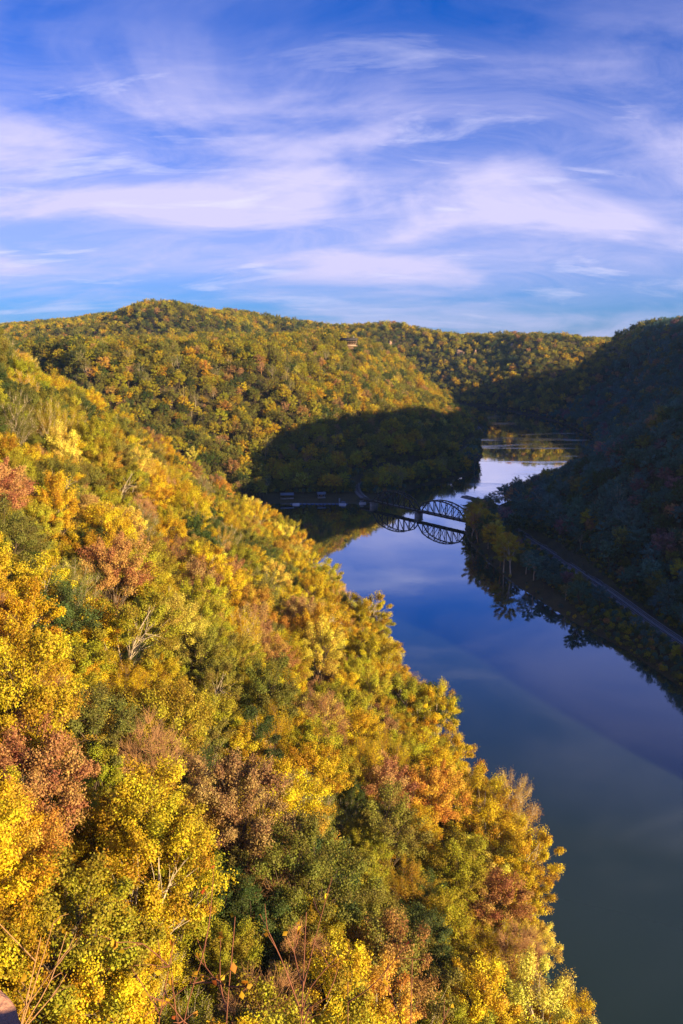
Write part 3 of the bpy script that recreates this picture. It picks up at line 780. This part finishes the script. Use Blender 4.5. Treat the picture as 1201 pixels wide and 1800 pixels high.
def bridge():
    A = np.array([109.0, 659.0]); Dv = np.array([-0.66, 0.751]); Dv /= np.linalg.norm(Dv)
    root = link('railway_bridge', None, loc=(A[0], A[1], 0)); root.rotation_euler = (0, 0, math.atan2(Dv[1], Dv[0]))
    root['label'] = 'dark steel railway bridge with two arched truss spans over the river'; root['category'] = 'bridge'
    L = 57.0; n = 8; W = 3.1; zb = 5.2
    hts = [0, 8.6, 11.4, 12.9, 13.4, 12.9, 11.4, 8.6, 0]
    for k in range(2):
        x0 = 1.5 + k * (L + 1.5)
        sp = link('truss_span', None, parent=root); sp.location = (x0, 0, zb)
        xs = np.linspace(0, L, n + 1)
        for sd in (-W, W):
            m = MB(); m.bar((0, sd, 0), (L, sd, 0), 0.7, 1.1); m.build('bottom_chord', M_STEEL, sp)
            m = MB()
            for i in range(n): m.bar((xs[i], sd, hts[i]), (xs[i + 1], sd, hts[i + 1]), 0.8, 0.85)
            m.build('top_chord', M_STEEL, sp)
            for i in range(1, n):
                m = MB(); m.bar((xs[i], sd, 0.3), (xs[i], sd, hts[i] - 0.25), 0.5); m.build('post', M_STEEL, sp)
            for i in range(1, n - 1):
                a, b = ((xs[i], sd, hts[i] - .3), (xs[i + 1], sd, .3)) if i < n // 2 else ((xs[i], sd, .3), (xs[i + 1], sd, hts[i + 1] - .3))
                m = MB(); m.bar(a, b, 0.4); m.build('diagonal', M_STEEL, sp)
        for i in range(1, n):
            m = MB(); m.bar((xs[i], -W, hts[i]), (xs[i], W, hts[i]), 0.3, 0.45); m.build('top_strut', M_STEEL, sp)
        m = MB()
        for i in range(1, n - 1): m.bar((xs[i], -W, hts[i] - .1), (xs[i + 1], W, hts[i + 1] - .1), 0.18)
        m.build('top_bracing', M_STEEL, sp)
        m = MB(); m.box((L / 2, 0, -0.1), (L, 2 * W - 0.7, 0.7)); m.build('deck', M_TIE, sp)
        m = MB()
        for x in xs: m.bar((x, -W, -0.55), (x, W, -0.55), 0.45, 0.8)
        m.build('floor_beam', M_STEEL, sp)
        for c in (-0.72, 0.72):
            m = MB(); m.box((L / 2, c, 0.36), (L, 0.16, 0.2)); m.build('rail', M_RAIL, sp)
    def pier(x, l, top):
        m = MB(); m.box((x, 0, top / 2 - 3), (l, 8.2, top + 6)); m.box((x, 0, top - 0.2), (l + 0.8, 9.0, 0.8)); return m
    pier(L + 2.25, 2.6, 3.9).build('pier', M_CONC, root); pier(-0.5, 3.4, 3.9).build('abutment', M_CONC, root); pier(2 * L + 4.4, 2.4, 3.9).build('pier', M_CONC, root)
    m = MB(); m.box((2 * L + 12.5, 0, zb - 0.4), (17, 5.2, 1.5)); m.build('girder_span', M_STEEL, root)
    m = MB(); m.box((-14.5, 0, zb - 0.4), (29, 5.2, 1.5)); m.build('girder_span', M_STEEL, root)
    return root
bridge()

# ------------------------------------------------------------------ the landing below the middle hill
M_DECK = simple_mat('silvery_planks', (0.17, 0.18, 0.21), 0.8, 0.25, 2.0)
M_WHITE = simple_mat('white_hull', (0.62, 0.64, 0.68), 0.35, 0.06, 1.0, spec=0.5)
M_BLUE = simple_mat('blue_canvas', (0.10, 0.20, 0.45), 0.6, 0.15, 1.0)
M_ROOF = simple_mat('pale_metal_roof', (0.13, 0.16, 0.21), 0.5, 0.15, 0.8)
M_WOOD = simple_mat('brown_timber', (0.16, 0.10, 0.06), 0.8, 0.3, 1.0)
M_DARK = simple_mat('dark_window_glass', (0.02, 0.022, 0.026), 0.12, 0.2, 1.0, spec=0.6)


def dock():
    root = link('floating_dock', None, loc=(-22, 757.5, 0)); root['label'] = 'long pale floating dock at the landing left of the bridge'; root['category'] = 'dock'
    for k in range(14):
        m = MB()
        for j in range(9): m.box((-26 + k * 4.0 + (j - 4) * 0.42, 0, 0.62), (0.38, 2.4, 0.10))
        m.box((-26 + k * 4.0, 0, 0.53), (3.7, 2.2, 0.10)); m.build('deck_section', M_DECK, root)
        m = MB(); m.box((-26 + k * 4.0, 0.7, 0.22), (3.2, 0.7, 0.52)); m.box((-26 + k * 4.0, -0.7, 0.22), (3.2, 0.7, 0.52)); m.build('float', M_BLUE, root)
    for k in range(8):
        m = MB(); m.tube([(-27 + k * 7.8, 1.45, -4), (-27 + k * 7.8, 1.45, 2.4)], 0.13, 8); m.build('mooring_post', M_WOOD, root)
    m = MB(); m.bar((20, 1.2, 0.65), (20, 11.5, 3.6), 1.5, 0.14); m.build('gangway', M_DECK, root)
dock()


def boat(x, y, a, canopy, label):
    root = link('pontoon_boat', None, loc=(x, y, 0)); root.rotation_euler = (0, 0, a); root['label'] = label; root['category'] = 'boat'; root['group'] = 'boats moored at the landing'
    for sd in (-0.95, 0.95):
        m = MB(); m.tube([(-3.6, sd, 0.2), (-3.3, sd, 0.2), (2.9, sd, 0.2), (3.6, sd, 0.38)], [0.15, 0.36, 0.36, 0.05], 10); m.build('pontoon', M_WHITE, root, True)
    m = MB(); m.box((0, 0, 0.62), (6.6, 2.5, 0.14)); m.build('deck', M_WHITE, root)
    m = MB()
    for sd in (-1.2, 1.2): m.box((0, sd, 1.0), (6.4, 0.06, 0.6))
    m.box((3.2, 0, 1.0), (0.06, 2.36, 0.6)); m.box((-3.2, 0, 1.0), (0.06, 2.36, 0.6)); m.build('railing', M_WHITE, root)
    m = MB(); m.box((-1.8, 0, 0.95), (0.7, 1.9, 0.5)); m.box((-2.1, 0, 1.3), (0.15, 1.9, 0.5)); m.build('bench_seat', M_BLUE, root)
    if canopy is not None:
        m = MB()
        for px in (-2.4, 0.9):
            for sd in (-1.15, 1.15): m.bar((px, sd, 0.7), (px, sd, 2.55), 0.06)
        m.build('canopy_frame', M_RAIL, root); m = MB(); m.box((-0.75, 0, 2.62), (3.8, 2.5, 0.10)); m.box((-0.75, 0, 2.70), (3.0, 1.7, 0.08)); m.build('canopy', canopy, root)
    m = MB(); m.box((-3.75, 0, 0.75), (0.4, 0.45, 0.8)); m.build('outboard_motor', M_STEEL, root)
boat(20.5, 759.5, 0.25, M_WHITE, 'white pontoon boat with white canopy beside the bridge end')
boat(-44, 754.6, 0.0, None, 'open white pontoon boat at the far end of the dock')
boat(1, 754.6, 3.1, M_BLUE, 'white pontoon boat with blue canopy midway along the dock')


def pavilion(x, y, w, d, label, walls=False):
    z = float(gz(x, y)); root = link('picnic_shelter', None, loc=(x, y, z)); root['label'] = label; root['category'] = 'shelter'; root.rotation_euler = (0, 0, 0.12)
    m = MB(); m.box((0, 0, -0.4), (w + 1, d + 1, 1.1)); m.build('slab', M_CONC, root)
    for ix in np.linspace(-w / 2, w / 2, 4):
        for iy in (-d / 2, d / 2): m = MB(); m.box((ix, iy, 1.65), (0.22, 0.22, 3.1)); m.build('post', M_WOOD, root)
    m = MB(); e = 0.8; h = 3.2; rz = 5.0
    v = [(-w / 2 - e, -d / 2 - e, h), (w / 2 + e, -d / 2 - e, h), (w / 2 + e, d / 2 + e, h), (-w / 2 - e, d / 2 + e, h), (-w / 2 - e, 0, rz), (w / 2 + e, 0, rz)]
    v2 = [(a, b, c + 0.15) for a, b, c in v]
    m.add(v + v2, [(0, 4, 5, 1), (3, 2, 5, 4), (6, 7, 11, 10), (9, 10, 11, 8), (0, 1, 7, 6), (2, 3, 9, 8)], [(0, 6, 10), (0, 10, 4), (1, 5, 11), (1, 11, 7), (3, 4, 10), (3, 10, 9), (2, 8, 11), (2, 11, 5)])
    m.build('roof', M_ROOF, root)
    if walls:
        m = MB(); m.box((0, 0.6, 1.6), (w - 0.6, d - 2.0, 2.9)); m.build('wall', M_DECK, root)
        for ix in (-w / 4, w / 4): m = MB(); m.box((ix, -d / 2 + 1.58, 1.8), (1.3, 0.12, 1.3)); m.build('window', M_DARK, root)
        m = MB(); m.box((0, -d / 2 + 1.58, 1.25), (1.0, 0.12, 2.2)); m.build('door', M_WOOD, root)
pavilion(-54, 774, 12, 6.5, 'open shelter with blue-grey metal roof on the river landing')
pavilion(-20, 776, 7, 5.5, 'small grey boathouse with windows and gabled roof on the landing', True)


def lodge():
    x, y, z = LODGE; z = z + 3.2; root = link('lodge', None, loc=(x, y, z)); root['label'] = 'dark brown lodge above a pale terrace among trees on the hill crest'; root['category'] = 'building'
    root.rotation_euler = (0, 0, -0.1); w, d, h = 25.0, 10.0, 8.4
    m = MB(); m.box((0, 0, h / 2 - 4), (w, d, h + 8)); m.build('wall', simple_mat('shade_dark_board_wall', (0.10, 0.07, 0.05), 0.8, 0.2, 0.4), root)  # wall boards coloured dark brown, deep shade put into the colour
    v = []; e = 1.6
    for zz in (h, h + 0.5): v += [(-w / 2 - e, -d / 2 - e, zz), (w / 2 + e, -d / 2 - e, zz), (w / 2 + e, d / 2 + e, zz), (-w / 2 - e, d / 2 + e, zz), (-w / 2 - e, 0, zz + 3.4), (w / 2 + e, 0, zz + 3.4)]
    m = MB(); m.add(v, [(0, 4, 5, 1), (3, 2, 5, 4), (6, 7, 11, 10), (9, 10, 11, 8), (0, 1, 7, 6), (2, 3, 9, 8)], [(0, 6, 10), (0, 10, 4), (1, 5, 11), (1, 11, 7), (3, 4, 10), (3, 10, 9), (2, 8, 11), (2, 11, 5)])
    rf = m.build('roof', simple_mat('dark_shingles', (0.05, 0.045, 0.045), 0.85, 0.3, 0.6), root)
    m = MB(); m.box((7, 1, h + 4), (2, 2, 5)); m.build('chimney', M_CONC, rf)
    m = MB(); m.box((0, -d / 2 - 3.2, 0.9), (w + 5, 4.0, 1.8)); m.build('terrace', simple_mat('pale_terrace_stone', (0.50, 0.36, 0.28), 0.9, 0.2, 0.5), root)
    m = MB(); m.box((0, -d / 2 - 3.2, -6.0), (w + 4, 3.6, 12.0)); m.build('foundation', M_WOOD, root)
    for fl in range(2):
        m = MB(); m.box((0, -d / 2 - 1.0, 2.6 + fl * 3.2), (w + 0.4, 2.0, 0.35)); m.box((0, -d / 2 - 1.95, 3.2 + fl * 3.2), (w + 0.4, 0.12, 0.7)); m.build('balcony', M_WOOD, root)
        for k in range(6):
            f = MB(); f.box((-w / 2 + 2.6 + k * 3.96, -d / 2 - 0.06, 4.4 + fl * 3.2), (2.3, 0.2, 1.7)); wn = f.build('window', M_WOOD, root)
            f = MB(); f.box((-w / 2 + 2.6 + k * 3.96, -d / 2 - 0.17, 4.4 + fl * 3.2), (1.9, 0.1, 1.3)); f.build('pane', M_DARK, wn)
lodge()

M_ROCK = simple_mat('pink_tan_sandstone', (0.34, 0.22, 0.15), 0.9, 0.3, 0.25, bump=0.6)


def rock_mesh(name, seed, size, cuts=4, rough=0.22):
    r = np.random.default_rng(seed); bm = bmesh.new(); bmesh.ops.create_icosphere(bm, subdivisions=cuts, radius=1.0)
    ax = unit(r.normal(size=(14, 3))); of = r.uniform(0.55, 0.95, 14)
    for v in bm.verts:
        p = np.array(v.co)
        for a, o in zip(ax, of):
            k = p @ a
            if k > o: p = p - a * (k - o) * 0.85
        p = p * (1 + rough * 0.4 * (math.sin(p[2] * 14 + 3 * math.sin(p[0] * 4 + seed)) * 0.3 + math.sin(p[0] * 9 + p[1] * 7) * 0.2))
        v.co = Vector(p * np.array(size) / 2)
    me = bpy.data.meshes.new(name); bm.to_mesh(me); bm.free(); return me
RLAB = ['pale sandstone outcrop high on the far ridge, wider of the pair', 'pale sandstone outcrop high on the far ridge, narrower of the pair', 'small tan rock band on the far ridge beside the lodge hill', 'pale rock outcrop on the far ridge nearest the right skyline']
for (u_, v_, w_), p, lb, n_ in zip(ROCKS, ROCKP, RLAB, range(9)):
    zg = float(gz(p[0], p[1])); top = p[2] + (1.5 if n_ in (0, 1) else -1.0)
    o = link('rock_outcrop', rock_mesh('rock_outcrop', 40 + n_, (w_, 12, (top - zg) + 16)), M_ROCK, loc=(p[0], p[1], (top + zg - 16) / 2)); o['label'] = lb; o['category'] = 'rock'; o['group'] = 'sandstone outcrops on the hillsides'

# ------------------------------------------------------------------ the overlook's own rock and saplings
o = link('boulder', rock_mesh('boulder', 77, (0.95, 0.9, 2.6), 4, 0.1), simple_mat('reddish_overlook_rock', (0.42, 0.22, 0.16), 0.85, 0.3, 6.0, bump=0.4), loc=(-1.50, 2.28, 156.72))
o['label'] = 'reddish brown boulder at the bottom corner of the overlook'; o['category'] = 'rock'


def sapling(x, y, top, bark, leaf, label, seed, nbr=9, spread=0.9, nleaf=26):
    """thin bare young tree on the shelf below the overlook, leaning out to 'top'"""
    r = np.random.default_rng(seed); z = float(gz(x, y)); root = link('sapling', None, loc=(x, y, z - 0.1)); root['label'] = label; root['category'] = 'sapling'; root['group'] = 'thin saplings just below the overlook'
    b = np.zeros(3); t = np.array(top, float) - np.array([x, y, z - 0.1]); H = np.linalg.norm(t); m = MB(); tips = []
    st = catmull([b, t * 0.35 + r.normal(size=3) * 0.12, t * 0.7 + r.normal(size=3) * 0.14, t], 0.3); m.tube(st, np.linspace(0.022, 0.007, len(st)), 6)
    tips.append(t)
    for k in range(nbr):
        i = int(len(st) * r.uniform(0.35, 0.95)); a = st[i]; an = r.uniform(0, 6.28)
        e = a + np.array([math.cos(an), math.sin(an), r.uniform(0.5, 1.5)]) * spread * r.uniform(0.5, 1.1)
        br = catmull([a, (a + e) / 2 + r.normal(size=3) * 0.08, e], 0.2); m.tube(br, np.linspace(0.011, 0.005, len(br)), 5); tips.append(e)
        for q in range(2):
            s0 = br[int(len(br) * r.uniform(.4, .9))]; e2 = s0 + unit(e - a + r.normal(size=3) * 0.7) * r.uniform(.2, .5); m.tube([s0, (s0 + e2) / 2 + r.normal(size=3) * .02, e2], [0.008, 0.006, 0.004], 4); tips.append(e2)
    m.build('stem', bark, root, True)
    if nleaf:
        C = np.array([tips[int(r.integers(len(tips)))] for _ in range(nleaf)]) + r.normal(size=(nleaf, 3)) * 0.025
        me = leaf_mesh('leaves', C, unit(r.normal(size=(nleaf, 3)) + np.array([0.3, -0.5, 0.6])), r.uniform(.09, .15, nleaf), r.random(nleaf), r.random(nleaf), r)
        link('leaves', me, M_LEAF, root, tint=list(leaf))
GOLD = (0.46, 0.27, 0.014); OR = (0.45, 0.17, 0.02)
sapling(-2.7, 7.6, (-2.55, 10.4, 151.0), M_RED, GOLD, 'slim reddish sapling, leftmost of the upright ones', 1)
sapling(-2.1, 7.8, (-2.1, 10.6, 150.8), M_RED, OR, 'slim reddish sapling with orange leaves between two others', 2)
sapling(-1.6, 7.7, (-1.65, 10.7, 151.2), M_RED, GOLD, 'tallest slim reddish sapling near the bottom edge', 3)
sapling(-1.2, 7.8, (-0.55, 10.8, 151.2), M_RED, GOLD, 'reddish sapling leaning towards the river at the bottom edge', 4)
sapling(-0.2, 7.9, (0.1, 10.4, 150.3), M_RED, OR, 'short reddish sapling at the bottom edge, riverward of the leaning one', 5)
sapling(1.0, 7.9, (1.1, 10.6, 150.5), M_RED, GOLD, 'slender reddish sapling standing alone below the overlook', 6, 7)
sapling(-4.9, 6.8, (-4.3, 9.8, 151.6), M_TWIG, GOLD, 'bare pale tan sapling with curving twigs at the bottom corner', 7, 16, 1.3, 8)
sapling(-5.3, 6.6, (-4.9, 9.4, 152.2), M_TWIG, OR, 'taller bare pale tan sapling behind the bottom corner boulder', 8, 14, 1.2, 8)



# ------------------------------------------------------------------ the air: thin autumn haze over the gorge
hz = MB(); hz.box((0, 1700, 190), (5600, 4700, 400))
HM = bpy.data.materials.new('thin_haze'); HM.use_nodes = True; g_ = NT(HM.node_tree)
ho = g_.n('ShaderNodeOutputMaterial'); hv = g_.n('ShaderNodeVolumePrincipled'); g_.l(hv.outputs[0], ho.inputs['Volume'])
hv.inputs['Color'].default_value = (0.34, 0.60, 1.0, 1); hv.inputs['Density'].default_value = 0.000036; hv.inputs['Anisotropy'].default_value = 0.2
hz.build('haze', HM, kind='stuff', label='thin bluish haze filling the air of the gorge')
SC.cycles.volume_bounces = 0
